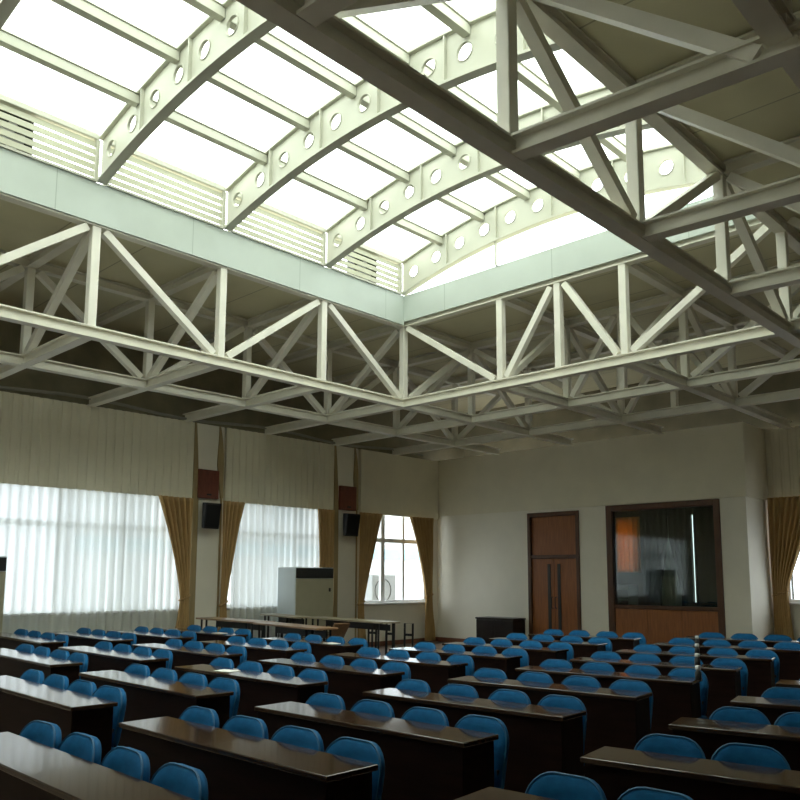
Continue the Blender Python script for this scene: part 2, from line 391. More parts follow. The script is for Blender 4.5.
def gather(lo0, hi0, lo1, hi1, lo2, hi2, tt, pw=1.25):
    """top edges -> tied edges at tt -> bottom edges"""
    def e(t):
        if t < tt: k = 1 - (1 - (t / tt)) ** pw; return lo0 + (lo1 - lo0) * k, hi0 + (hi1 - hi0) * k
        k = sm(tt, 1, t); return lo1 + (lo2 - lo1) * k, hi1 + (hi2 - hi1) * k
    return e
XD = XL + .20
drape(XD, 0, gather(7.98, 8.75, 8.53, 8.74, 8.40, 8.80, .62), 3.19, .05, 'tan drape tied back beside the widest window', .62)
drape(XD, 0, gather(9.46, 10.0, 9.46, 9.62, 9.46, 9.70, .66), 3.19, .05, 'tan drape tied back between first pilaster and the middle window', .66, 5)
drape(XD, 0, gather(12.02, 12.54, 12.08, 12.53, 12.15, 12.52, .6), 3.19, .05, 'tan drape hanging straight behind the air conditioner', None, 5)
drape(XD, 0, gather(13.33, 14.12, 13.33, 13.50, 13.34, 13.58, .68, 1.1), 3.19, .05, 'tan drape tied back on the pilaster side of the bare window', .68, 7)
drape(XD, 0, gather(15.10, 16.04, 15.72, 15.98, 15.72, 16.08, .64), 3.19, .05, 'tan drape tied back in the corner beside the bare window', .64, 7)
drape(17.36, 1, gather(-5.96, -4.95, -5.95, -5.67, -5.98, -5.58, .58, 1.1), 3.32, .05, 'tan drape tied back in the set-back corner beside the control room', .60, 8, .04, -1)
# window of the set-back wall
p = tag(thing('window_4', 'white framed window behind the drape of the set-back end wall', 'window', (-4.475, 17.6, 1.17)), kind='structure')
m = box(-1.275, 1.275, -.04, .04, 0, .07); m.box(-1.275, 1.275, -.04, .04, 2.16, 2.23); m.box(-1.275, -1.205, -.04, .04, .07, 2.16); m.box(1.205, 1.275, -.04, .04, .07, 2.16)
m.obj('frame', 'pvc', p, bevel=.006)
box(-.035, .035, -.04, .04, .07, 2.16).obj('mullion', 'pvc', p, bevel=.006)
box(-1.205, 1.205, -.006, .006, .07, 2.16).obj('pane', 'glass', p)
box(-1.275, 1.275, -.2, -.04, -.03, .012).obj('sill', 'pvc', p, bevel=.006)

# ---------------------------------------------------------------- door and control-room window
p = tag(thing('door_1', 'orange brown double door with panel above it on the end wall', 'door', (-10.49, YF, 0)), kind='structure')
w = .71
m = box(-w, -w + .09, -.03, .14, 0, 3.2); m.box(w - .09, w, -.03, .14, 0, 3.2); m.box(-w + .09, w - .09, -.03, .14, 3.1, 3.2); m.box(-w + .09, w - .09, -.02, .12, 2.11, 2.19)
m.obj('frame', 'doorf', p, bevel=.008)
box(-w + .09, w - .09, .03, .07, 2.19, 3.1).obj('top_panel', 'door', p, bevel=.006)
for s in (-1, 1):
    a, b = sorted((s * .006, s * (w - .092)))
    l = box(a, b, .02, .065, .01, 2.105).obj('leaf', 'door', p, bevel=.005)
    g0, g1 = sorted((s * .095, s * .175))
    box(g0, g1, .005, .02, .22, 1.98).obj('vision_strip', 'acd', l)
    q = MB().tube([(s * .05, .02, .95), (s * .05, -.045, .96), (s * .05, -.045, 1.2), (s * .05, .02, 1.21)], .012, 8).obj('handle', 'leg', l, smooth=1)
p = tag(thing('window_5', 'wide brown framed control-room window over a timber panel', 'window', (-7.8, YF, 0)), kind='structure')
w = 1.28
m = box(-w, -w + .15, -.04, .14, 0, 3.26); m.box(w - .13, w, -.04, .14, 0, 3.26); m.box(-w + .15, w - .13, -.04, .14, 3.13, 3.26); m.box(-w + .15, w - .13, -.03, .12, 1.0, 1.08)
m.obj('frame', 'doorf', p, bevel=.01)
for i in range(3):
    a = -w + .155 + i * .757
    box(a, a + .75, .0, .05, .02, .995).obj('lower_panel', 'door', p, bevel=.006)
box(-w + .15, w - .13, .03, .04, 1.08, 3.13).obj('pane', 'dglass', p)
# control room behind the pane
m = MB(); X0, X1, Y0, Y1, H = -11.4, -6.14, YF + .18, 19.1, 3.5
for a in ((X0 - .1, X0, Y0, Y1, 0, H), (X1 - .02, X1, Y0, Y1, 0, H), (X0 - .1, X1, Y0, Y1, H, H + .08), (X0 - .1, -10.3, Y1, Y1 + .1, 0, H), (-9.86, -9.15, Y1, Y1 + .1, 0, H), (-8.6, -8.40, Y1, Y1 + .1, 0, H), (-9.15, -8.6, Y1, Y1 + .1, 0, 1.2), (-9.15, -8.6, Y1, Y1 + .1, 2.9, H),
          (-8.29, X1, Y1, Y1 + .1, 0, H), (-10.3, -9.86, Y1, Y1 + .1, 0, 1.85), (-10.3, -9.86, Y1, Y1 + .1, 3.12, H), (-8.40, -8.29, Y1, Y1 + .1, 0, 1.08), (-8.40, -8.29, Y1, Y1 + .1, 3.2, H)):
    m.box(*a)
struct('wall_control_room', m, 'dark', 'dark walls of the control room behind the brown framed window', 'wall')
ev = lambda q, v: q(v) if callable(q) else q
def hang(x0, x1, y, z0, z1, mt, label, n):
    o = MB().grid(lambda u, v: (ev(x0, v) + (ev(x1, v) - ev(x0, v)) * u, y + .04 * math.sin(2 * PI * n * u), z0 + (z1 - z0) * v), n * 8, 16).obj('hanging_curtain', mt, smooth=3)
    s = o.modifiers.new('cloth', 'SOLIDIFY'); s.thickness = .008; tag(o, label, 'curtain')
hang(-10.28, -9.62, 18.88, 1.80, 3.2, 'orange', 'glowing orange curtain seen through the control-room window', 5)
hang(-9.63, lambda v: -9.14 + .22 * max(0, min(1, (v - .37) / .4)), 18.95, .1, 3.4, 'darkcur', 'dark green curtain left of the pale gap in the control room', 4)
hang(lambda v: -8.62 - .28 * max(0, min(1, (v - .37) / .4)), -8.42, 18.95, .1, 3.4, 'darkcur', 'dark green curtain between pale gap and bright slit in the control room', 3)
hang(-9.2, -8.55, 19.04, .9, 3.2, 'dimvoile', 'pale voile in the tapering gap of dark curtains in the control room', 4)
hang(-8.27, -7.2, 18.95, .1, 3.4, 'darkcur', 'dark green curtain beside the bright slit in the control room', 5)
t = thing('equipment_rack', 'grey equipment cabinet under the orange curtain in the control room', 'cabinet', (-9.55, 17.9, 0))
box(-.42, .2, -.2, .25, 0, 1.5).obj('body', 'unit', t, bevel=.01)
for i in range(5): box(-.39, .17, -.215, -.2, .18 + i * .25, .38 + i * .25).obj('front_panel', 'acd', t)

# ---------------------------------------------------------------- furniture along the walls
t = thing('low_cabinet', 'low black cabinet standing against the end wall left of the door', 'cabinet', (-11.85, 15.98, 0))
box(-.55, .55, -.22, .22, 0, .04).obj('plinth', 'black', t); box(-.55, .55, -.24, .24, .04, .66).obj('body', 'cab', t, bevel=.006)
box(-.57, .57, -.26, .25, .66, .70).obj('top', 'cab', t, bevel=.008)
for s in (-1, 1):
    a, b = sorted((s * .005, s * .54)); d = box(a, b, -.258, -.24, .06, .64).obj('door', 'cab', t, bevel=.004)
    MB().tube([(s * .06, -.262, .30), (s * .06, -.275, .31), (s * .06, -.275, .39), (s * .06, -.262, .40)], .006).obj('handle', 'leg', d, smooth=1)
def aircon(x0, x1, y0, y1, h, label, group=None):
    t = thing('air_conditioner', label, 'air conditioner', ((x0 + x1) / 2, (y0 + y1) / 2, 0)); w = (x1 - x0) / 2; L = (y1 - y0) / 2
    box(-w, w, -L, L, .06, h).obj('body', 'ac_lit', t, bevel=.015)
    box(-w + .03, w - .02, -L + .03, L - .03, 0, .06).obj('plinth', 'acd', t)
    box(w, w + .02, -L + .01, L - .01, .10, h - .24).obj('front_panel', 'ac', t, bevel=.006)
    g = box(w, w + .015, -L + .01, L - .01, h - .23, h - .02).obj('outlet_grille', 'acd', t)
    m = MB()
    for i in range(7): m.box(w + .015, w + .03, -L + .03, L - .03, h - .22 + i * .028, h - .21 + i * .028)
    m.obj('slats', 'acd', g)
    box(w + .02, w + .03, L * .72, L * .82, h - .52, h - .44).obj('control_panel', 'black', t, bevel=.004)
    m = MB()
    for i in range(9): m.box(w + .02, w + .026, -L + .08, L - .08, .18 + i * .035, .195 + i * .035)
    m.obj('intake_grille', 'acd', t)
aircon(-13.90, -13.3, 10.80, 11.86, 1.86, 'tall ivory air conditioner with dark outlet grille before the middle window')
aircon(-13.90, -13.3, 3.85, 4.97, 1.96, 'tall air conditioner cut by the photo edge before the widest window')

def folding_table(c, rz, L, label, mt='tab', extra=0):
    t = thing('folding_table', label, 'table', (*c, 0), rz, 'folding tables near the windows'); h = .90
    box(-L / 2, L / 2, -.2, .2, h - .03, h).obj('tabletop', mt, t, bevel=.006)
    for s in (-1, 1):
        for k in (0, 1):
            x = s * (L / 2 - .16 - .17 * k); m = MB()
            m.tube([(x, -.16, h - .03), (x, -.16, .02), (x, .16, .02), (x, .16, h - .03)], .019, 8); m.obj('leg', 'leg', t, smooth=1)
    box(-L / 2 + .2, L / 2 - .2, .12, .14, h - .17, h - .06).obj('rail', 'leg', t, bevel=.003)
folding_table((-12.2, 8.52), math.radians(-3), 2.0, 'narrow folding table with black legs in the row nearer the desks, window end')
folding_table((-10.15, 8.22), math.radians(-8), 1.95, 'narrow folding table with reddish top in the row nearer the desks, aisle end')
folding_table((-10.85, 10.12), math.radians(-6), 2.3, 'long narrow folding table with rail top before the bare window', 'tabp')
folding_table((-12.86, 10.2), math.radians(-12), 1.5, 'short pale folding table in front of the ivory air conditioner', 'tabp')
for i in range(3):
    t = thing('folded_table_frame', 'upright black table frame, ' + ['nearest the pilaster', 'middle one', 'nearest the corner'][i] + ' of three leaning together', 'table frame', (-10.75 + i * .42, 10.55 + .04 * i, 0), .1, 'folded table frames')
    m = MB().tube([(-.09, 0, .02), (-.09, .02, .84), (.09, .02, .84), (.09, 0, .02)], .019, 8); m.obj('leg_loop', 'leg', t, smooth=1)
    box(-.12, .12, -.02, .02, 0, .03).obj('foot', 'leg', t); box(-.08, .08, .0, .035, .62, .66).obj('crossbar', 'leg', t)
t = thing('folded_tabletop', 'dark board tilted against the long folding table', 'board', (-10.75, 9.75, 0), -.1)
MB().bar((-.42, 0, .18), (.05, .02, .84), .34, .03, (0, 1, 0)).obj('board', 'tab', t); MB().bar((-.44, 0, .0), (-.42, 0, .2), .3, .04, (0, 1, 0)).obj('edge_foot', 'leg', t)

# ---------------------------------------------------------------- outside the bare window
struct('ground', box(-40, -14.6, -10, 40, -.2, -.05), 'ground', 'grey paving outside the windows', 'ground')
t = thing('neighbour_building', 'white building across the yard seen through the bare window', 'building', (-22, 22, 0))
box(-2, 0, -12, 16, -.05, 9).obj('facade', 'bld', t); box(0, .05, -12, 16, 2.35, 2.75).obj('pale_band', 'cyan', t)
for i in range(6):
    f = box(0, .06, -9 + i * 3.6, -7.4 + i * 3.6, 3.4, 4.9).obj('window_frame', 'pvc', t); box(.06, .08, -8.9 + i * 3.6, -7.5 + i * 3.6, 3.5, 4.8).obj('window_pane', 'bglass', f)
t = thing('outdoor_unit', 'grey outdoor air conditioning unit standing outside the bare window', 'outdoor unit', (-15.5, 15.45, 0))
for y in (-.3, .3): box(-.25, .25, y - .05, y + .05, -.05, .9).obj('stand', 'unit', t)
box(-.22, .22, -.45, .45, .9, 1.72).obj('casing', 'unit', t, bevel=.02)
m = MB(); m.tube([(.225, .3 * math.cos(a * .3927) - .05, 1.31 + .3 * math.sin(a * .3927)) for a in range(17)], .012, 6, False); m.obj('fan_guard', 'acd', t)

# ---------------------------------------------------------------- roof trusses
YN = [-3.4, -1.4, .58, 2.57, 4.55, 6.53, 8.52, 10.5, 12.5, 14.5]
XN = [-12.02, -9.92, -7.70, -5.47, -3.25, -1.35, .6, 2.6, 4.6]
TOPY = {y: (i % 2 == 0) for i, y in enumerate(YN)}        # True: the diagonals meet at the top chord
TOPX = {-12.02: False, -9.92: True, -7.70: False, -5.47: False, -3.25: True, -1.35: False, .6: True, 2.6: False, 4.6: True}
def truss(axis, fixed, nodes, tops, lo, hi, label, mids=(), ZC=4.80, ZT=6.30):
    if axis == 'x': ZC += .004; ZT += .004
    if label.startswith('dark') or fixed == -1.35: ZC, ZT = (4.75, 6.12) if axis == 'y' else (4.754, 6.124)
    k = {2.57: .055, 4.55: .055, 6.53: .03, 8.52: .02}.get(fixed, 0) if axis == 'x' and lo > -4 else 0    # outer trusses fall gently outward
    P = (lambda a, z: (fixed, a, z)) if axis == 'y' else (lambda a, z: (a, fixed, z - k * max(0, a + 3.25)))
    t = thing('roof_truss', label, 'roof truss', P((lo + hi) / 2, ZC), 0, 'white steel roof trusses'); o = Vector(t.location)
    R = lambda a, z: Vector(P(a, z)) - o
    side = Vector((1, 0, 0)) if axis == 'y' else Vector((0, 1, 0))
    MB().ibeam(R(lo, ZC), R(hi, ZC), .14, .155).obj('bottom_chord', 'chord', t)
    MB().ibeam(R(lo, ZT), R(hi, ZT), .14, .145).obj('top_chord', 'chord', t)
    pts = [(n, tops[n]) for n in nodes]
    for a, b in mids: pts += [(a, True)]; 
    pts.sort()
    for a, _ in pts:
        if lo + .05 < a < hi - .05 or abs(a - lo) < .3 or abs(a - hi) < .3:
            m = MB().bar(R(a, ZC + .075), R(a, ZT - .07), .115, .105, side)
            m.obj('post', 'steel', t)
    for (a, ta), (b, tb) in zip(pts, pts[1:]):
        if ta == tb: continue
        k = .12 * (1 if b > a else -1)
        za = ZT - .10 if ta else ZC + .10; zb = ZT - .10 if tb else ZC + .10
        MB().bar(R(a + k, za), R(b - k, zb), .105, .10, side).obj('diagonal', 'steel', t)
    return t
ln = {-12.02: 'lengthwise white roof truss between window wall and roof light', -9.92: 'lengthwise white roof truss carrying the window side of the roof light',
      -3.25: 'dark lengthwise roof truss carrying the near side of the roof light', -1.35: 'lengthwise roof truss, next one out from the dark roof-light truss'}
for x in (-12.02, -9.92, -3.25, -1.35): truss('y', x, YN, TOPY, -3.9, 16.22 if x < -6.1 else 17.4, ln[x])
for x, l in ((-7.70, 'short lengthwise truss running from the roof light to the door wall, window side'), (-5.47, 'short lengthwise truss running from the roof light toward the control room')):
    truss('y', x, [10.5, 12.5, 14.5], TOPY, 10.5, 16.22 if x < -6.1 else 17.4, l)
lx = {10.5: 'crosswise white truss carrying the far end of the roof light', 12.5: 'crosswise white truss, next beyond the far end of roof light', 14.5: 'crosswise white truss nearest the door wall'}
for y in (10.5, 12.5, 14.5): truss('x', y, XN, TOPX, XL + .03, 6.95, lx[y], [(-6.585, 0)])
for y, k in ((8.52, 'fourth'), (6.53, 'third'), (4.55, 'second'), (2.57, 'first')):
    truss('x', y, XN[:2], TOPX, XL + .03, -10.0, f'short crosswise truss from window wall to roof light, {k} counted from camera')
    truss('x', y, XN[4:], TOPX, -3.17, 6.95, f'dark crosswise truss outward from the near roof-light side, {k} counted from camera')

# ---------------------------------------------------------------- roof light
a, b, c, d = SK
M['fasc'] = seam_mat('pale green fascia sheet', (.58, .64, .60), (.40, .46, .42), 2.21, 1.985, .012, .45)
FZ0, FZ1 = 6.25, 6.80
def fascia(n, bx, label):
    m = box(*bx); struct(f'trim_{n}', m, 'fasc', label, 'fascia')
fascia(8, (a - .03, a, c, d, FZ0, FZ1), 'pale green fascia under the louvres, window side of roof light')
fascia(9, (b, b + .03, c, d, FZ0 - .1, FZ1), 'pale green fascia on the near side of the roof light')
fascia(10, (a, b, d, d + .03, FZ0 + .06, FZ1), 'pale green fascia at the far end of the roof light')
fascia(11, (a, b, c - .03, c, FZ0, FZ1), 'pale green fascia at the near end of the roof light')
XCN, HALF = (a + b) / 2, (b - a) / 2
zb = lambda x: 6.81 + .45 * (1 - ((x - XCN) / HALF) ** 2)
DEP = .63
def arch(y, label):
    t = thing('arched_beam', label, 'arched beam', (XCN, y, 6.81), 0, 'arched roof-light beams'); o = Vector(t.location)
    n = 66; fl = MB(); 
    for off0, off1 in ((0, .035), (DEP - .03, DEP)):
        for i in range(n):
            x0, x1 = a + (b - a) * i / n, a + (b - a) * (i + 1) / n
            fl.add([(x - XCN, s * .065, zb(x) + off - 6.81) for x, off in ((x0, off0), (x1, off0), (x1, off1), (x0, off1)) for s in (-1, 1)],
                   [(0, 1, 3, 2), (4, 5, 7, 6), (0, 2, 4, 6), (1, 7, 5, 3)] if 0 < i < n - 1 else [(0, 1, 3, 2), (4, 5, 7, 6), (0, 2, 4, 6), (1, 7, 5, 3), (0, 6, 7, 1), (2, 3, 5, 4)])
    web = MB(); pitch = (b - a) / 12; nh = 12; xs0 = XCN - pitch * nh / 2; r = .105; T_ = .012; rim = MB()
    z_lo = lambda x: zb(x) + .03 - 6.81; z_hi = lambda x: zb(x) + DEP - .025 - 6.81
    edges_ = [xs0 + pitch * i for i in range(nh + 1)]
    for i in range(len(edges_) - 1):
        x0, x1 = edges_[i], edges_[i + 1]
        if x1 - x0 < .02: continue
        hole = True
        xm = (x0 + x1) / 2; zm = (z_lo(xm) + z_hi(xm)) / 2; K = 32
        ring_o = []
        for k in range(8): ring_o.append((x0 + (x1 - x0) * k / 8, z_lo(x0 + (x1 - x0) * k / 8)))
        for k in range(8): ring_o.append((x1, z_lo(x1) + (z_hi(x1) - z_lo(x1)) * k / 8))
        for k in range(8): ring_o.append((x1 + (x0 - x1) * k / 8, z_hi(x1 + (x0 - x1) * k / 8)))
        for k in range(8): ring_o.append((x0, z_hi(x0) + (z_lo(x0) - z_hi(x0)) * k / 8))
        if hole: ring_i = [(xm + r * math.cos(-3 * PI / 4 + 2 * PI * k / K), zm + r * math.sin(-3 * PI / 4 + 2 * PI * k / K)) for k in range(K)]
        for s in (-1, 1):
            vs = [(x - XCN, s * T_, z) for x, z in ring_o]
            if hole:
                vs += [(x - XCN, s * T_, z) for x, z in ring_i]
                web.add(vs, [(k, (k + 1) % K, K + (k + 1) % K, K + k) for k in range(K)])
            else: web.add(vs, [tuple(range(K))])
        if hole:
            web.add([(x - XCN, s * T_, z) for s in (-1, 1) for x, z in ring_i], [(k, (k + 1) % K, K + (k + 1) % K, K + k) for k in range(K)])
            rim.tube([(xm - XCN + (r + .008) * math.cos(2 * PI * k / 24), -T_ - .004, zm + (r + .008) * math.sin(2 * PI * k / 24)) for k in range(25)], .009, 5, False)
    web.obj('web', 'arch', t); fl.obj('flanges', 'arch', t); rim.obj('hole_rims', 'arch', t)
    for i in range(1, 10, 2):
        x = xs0 + pitch * (i + 1)
        if x < b - .1: MB().box(x - XCN - .008, x - XCN + .008, -.06, .06, z_lo(x), z_hi(x)).obj('stiffener', 'arch', t)
    return t
AY = [-1.33, .58, 2.57, 4.55, 6.53, 8.52, 10.38]
al = ['behind the picture edge, first from the camera end', 'above the picture edge, second from the camera end', 'at the top corner of the picture', 'with its foot nearest the camera in view', 'second one along the louvres from the camera', 'third one along the louvres from the camera', 'closing the far end of the roof light']
for y, l in zip(AY, al): arch(y, 'cream arched beam with round holes, ' + l)
zt = lambda x: zb(x) + DEP
PX = [a + (b - a) * k / 7 for k in range(1, 7)]
po = ['first', 'second', 'third', 'third', 'second', 'first']; ps = ['louvre side by the windows', 'louvre side by the windows', 'louvre side by the windows', 'dark truss side', 'dark truss side', 'dark truss side']
for x, k, s in zip(PX, po, ps):
    z = zt(x) - .09; t = thing('purlin', f'cream lengthwise roof-light bar, {k} counted from the {s}', 'roof bar', (x, 4.5, z), 0, 'lengthwise roof-light bars')
    for y0, y1 in zip(AY, AY[1:]):
        MB().bar((0, y0 + .02 - 4.5, 0), (0, y1 - .02 - 4.5, 0), .105, .12, (1, 0, 0)).obj('bar', 'arch', t, bevel=.004)
        MB().bar((0, y0 + .02 - 4.5, .068), (0, y1 - .02 - 4.5, .068), .14, .012, (1, 0, 0)).obj('cap_strip', 'arch', t)
for i, (y0, y1) in enumerate(zip(AY, AY[1:])):
    t = MB().grid(lambda u, v: (a + (b - a) * u, y0 + (y1 - y0) * v, zt(a + (b - a) * u) + .02), 21, 1).obj('skylight_glazing', 'roofglass', smooth=1)
    s = t.modifiers.new('sheet', 'SOLIDIFY'); s.thickness = .012
    tag(t, f'white curved roof glazing bay, {ORD[i]} from the camera end', 'roof glazing', 'roof glazing bays', 'structure')
# far and near lunettes under the end arches, with a thin glazing bar each
for y, l in ((d - .02, 'bright glazed arch opening over the far fascia'), (c + .02, 'glazed arch opening over the near fascia')):
    p = tag(thing('lunette_window', l, 'window', (XCN, y, FZ1)), kind='structure')
    m = MB(); n = 24
    for s in (-.005, .005):
        top = [(a + (b - a) * i / n - XCN, s, zb(a + (b - a) * i / n) - FZ1 + .01) for i in range(n + 1)]
        bot = [(a + (b - a) * i / n - XCN, s, 0) for i in range(n + 1)]
        m.add(top + bot, [(i, i + 1, n + 2 + i, n + 1 + i) for i in range(n)])
    m.obj('pane', 'glass', p)
    for x in (-7.69, -5.43): box(x - XCN - .015, x - XCN + .015, -.03, .03, 0, zb(x) - FZ1).obj('mullion', 'arch', p)
# louvre banks along both long sides
def louvres(x, s, side):
    for i, (y0, y1) in enumerate(zip(AY, AY[1:])):
        t = thing('louvre_bank', f'cream louvre slats, {side}, {ORD[i]} bay from the camera end', 'louvre', (x, (y0 + y1) / 2, FZ1), 0, 'louvre banks beside the roof light'); L = (y1 - y0) / 2 - .07
        for k in range(5):
            z = .085 + k * .105; m = MB()
            m.add([(s * .016, -L, z - .02), (s * .016, L, z - .02), (s * .004, -L, z + .062), (s * .004, L, z + .062), (s * .004, -L, z - .02), (s * .004, L, z - .02), (-s * .008, -L, z + .062), (-s * .008, L, z + .062)],
                  [(0, 1, 3, 2), (4, 6, 7, 5), (0, 4, 5, 1), (2, 3, 7, 6), (0, 2, 6, 4), (1, 5, 7, 3)])
            m.obj('slat', 'louv', t)
        box(-.05, .05, -L, L, .59, .69).obj('head_rail', 'arch', t, bevel=.004)
        box(-.05, .05, -L, L, 0, .03).obj('bottom_rail', 'arch', t)
        for e in (-1, 1):
            j0, j1 = sorted((e * (L - .03), e * (L + .02))); box(-.04, .04, j0, j1, .03, .59).obj('jamb', 'arch', t)
louvres(a - .02, 1, 'window side of roof light'); louvres(b + .02, -1, 'dark truss side of roof light')
for y, l in ((3.42, 'nearer the camera'), (9.55, 'nearer the far corner')):
    t = thing('extractor_fan', f'dark extractor fan behind the window-side louvres, {l}', 'fan', (a - .30, y, FZ1 + .03))
    m = MB(); m.box(-.03, .0, -.28, .28, 0, .56); m.box(0, .16, -.28, -.25, 0, .56); m.box(0, .16, .25, .28, 0, .56); m.box(0, .16, -.25, .25, 0, .02); m.box(0, .16, -.25, .25, .54, .56); m.obj('housing', 'black', t)
    m = MB()
    for k in range(5):
        an = k * 2 * PI / 5; m.bar((.08, 0, .28), (.09, .2 * math.cos(an), .28 + .2 * math.sin(an)), .11, .008, (.3, -math.sin(an), math.cos(an)))
    m.obj('blades', 'unit', t); MB().tube([(.04, 0, .28), (.13, 0, .28)], .05, 12).obj('hub', 'unit', t)

# ---------------------------------------------------------------- desks and chairs
def make_desk():
    t = thing('long_desk', 'x', 'desk', (0, 0, 0), 0, 'long dark lecture desks'); L = .915; d = .16
    box(-L, L, -d, d, .772, .80).obj('tabletop', 'desktop', t, bevel=.006)
    box(-L + .02, L - .02, -d + .015, -d + .033, .05, .772).obj('front_panel', 'desk', t, bevel=.003)
    for s in (-1, 1): box(s * (L - .035) - .014, s * (L - .035) + .014, -d + .034, d - .02, 0, .772).obj('side_panel', 'desk', t, bevel=.003)
    box(-.014, .014, -d + .034, d - .05, 0, .772).obj('divider', 'desk', t)
    box(-L + .05, L - .05, -d + .034, d - .06, .63, .645).obj('shelf', 'desk', t)
    return t
def make_chair():
    t = thing('upholstered_chair', 'x', 'chair', (0, 0, 0), 0, 'blue chairs behind the desks')
    W_, z0, z1 = .196, .46, .860
    out = []
    def arc(cx, cz, r, a0, a1, n=7):
        for i in range(n): q = a0 + (a1 - a0) * i / (n - 1); out.append((cx + r * math.cos(q), cz + r * math.sin(q)))
    R1, R2 = .125, .06
    arc(W_ - R2 - .02, z0 + R2, R2, -PI / 2, 0); arc(W_ - R1, z1 - R1, R1, 0, PI / 2); arc(-W_ + R1, z1 - R1, R1, PI / 2, PI); arc(-W_ + R2 + .02, z0 + R2, R2, PI, 1.5 * PI)
    zm = (z0 + z1) / 2; N = len(out)
    bend = lambda x, y, z: (x, y - .9 * x * x + .14 * (z - z1) + .02, z)
    m = MB(); rings = [(1.0, 0), (.985, .016), (.93, .027), (.7, .032), (.35, .035)]
    seq = [(s, -y) for s, y in reversed(rings)] + [(s, y) for s, y in rings[1:]]
    for s, y in seq: m.v += [bend(x * s, y, zm + (z - zm) * s) for x, z in out]
    for r in range(len(seq) - 1):
        for k in range(N): m.f.append((r * N + k, r * N + (k + 1) % N, (r + 1) * N + (k + 1) % N, (r + 1) * N + k))
    m.f += [tuple(reversed(range(N))), tuple(range((len(seq) - 1) * N, len(seq) * N))]
    bk = m.obj('backrest', 'blue', t, smooth=1.2)
    MB().tube([bend(x * 1.0, -.016, z) for x, z in out + out[:1]], .0055, 5, False).obj('piping', 'pipe', bk, smooth=1)
    m = MB(); n = 28                                               # seat pad: rounded square with a crowned top
    def sq(k, s):
        q = 2 * PI * k / n; c, e = math.cos(q), math.sin(q); f = 1 / (abs(c) ** 4 + abs(e) ** 4) ** .25
        return .19 * f * c * s, -.155 + .165 * f * e * s
    lay = [(.9, .425), (1, .44), (1, .462), (.93, .478), (.5, .486)]
    for s, z in lay: m.v += [(*sq(k, s), z) for k in range(n)]
    for r in range(len(lay) - 1):
        for k in range(n): m.f.append((r * n + k, r * n + (k + 1) % n, (r + 1) * n + (k + 1) % n, (r + 1) * n + k))
    m.f += [tuple(reversed(range(n))), tuple(range((len(lay) - 1) * n, len(lay) * n))]
    m.obj('seat', 'blue', t, smooth=1)
    for s in (-1, 1):
        MB().tube([(s * .165, -.27, .425), (s * .18, -.29, .0)], .013, 8).obj('leg', 'leg', t, smooth=1)
        MB().tube([(s * .15, -.06, .60), (s * .155, -.05, .425), (s * .175, .035, .0)], .013, 8).obj('leg', 'leg', t, smooth=1)
    m = MB()
    for s in (-1, 1): m.tube([(s * .165, -.27, .415), (s * .155, -.05, .415)], .011, 6)
    m.tube([(-.165, -.27, .415), (.165, -.27, .415)], .011, 6); m.obj('seat_frame', 'leg', t, smooth=1)
    MB().tube([(-.155, -.052, .415), (.155, -.052, .415)], .011, 6).obj('crossbar', 'leg', t, smooth=1)
    return t
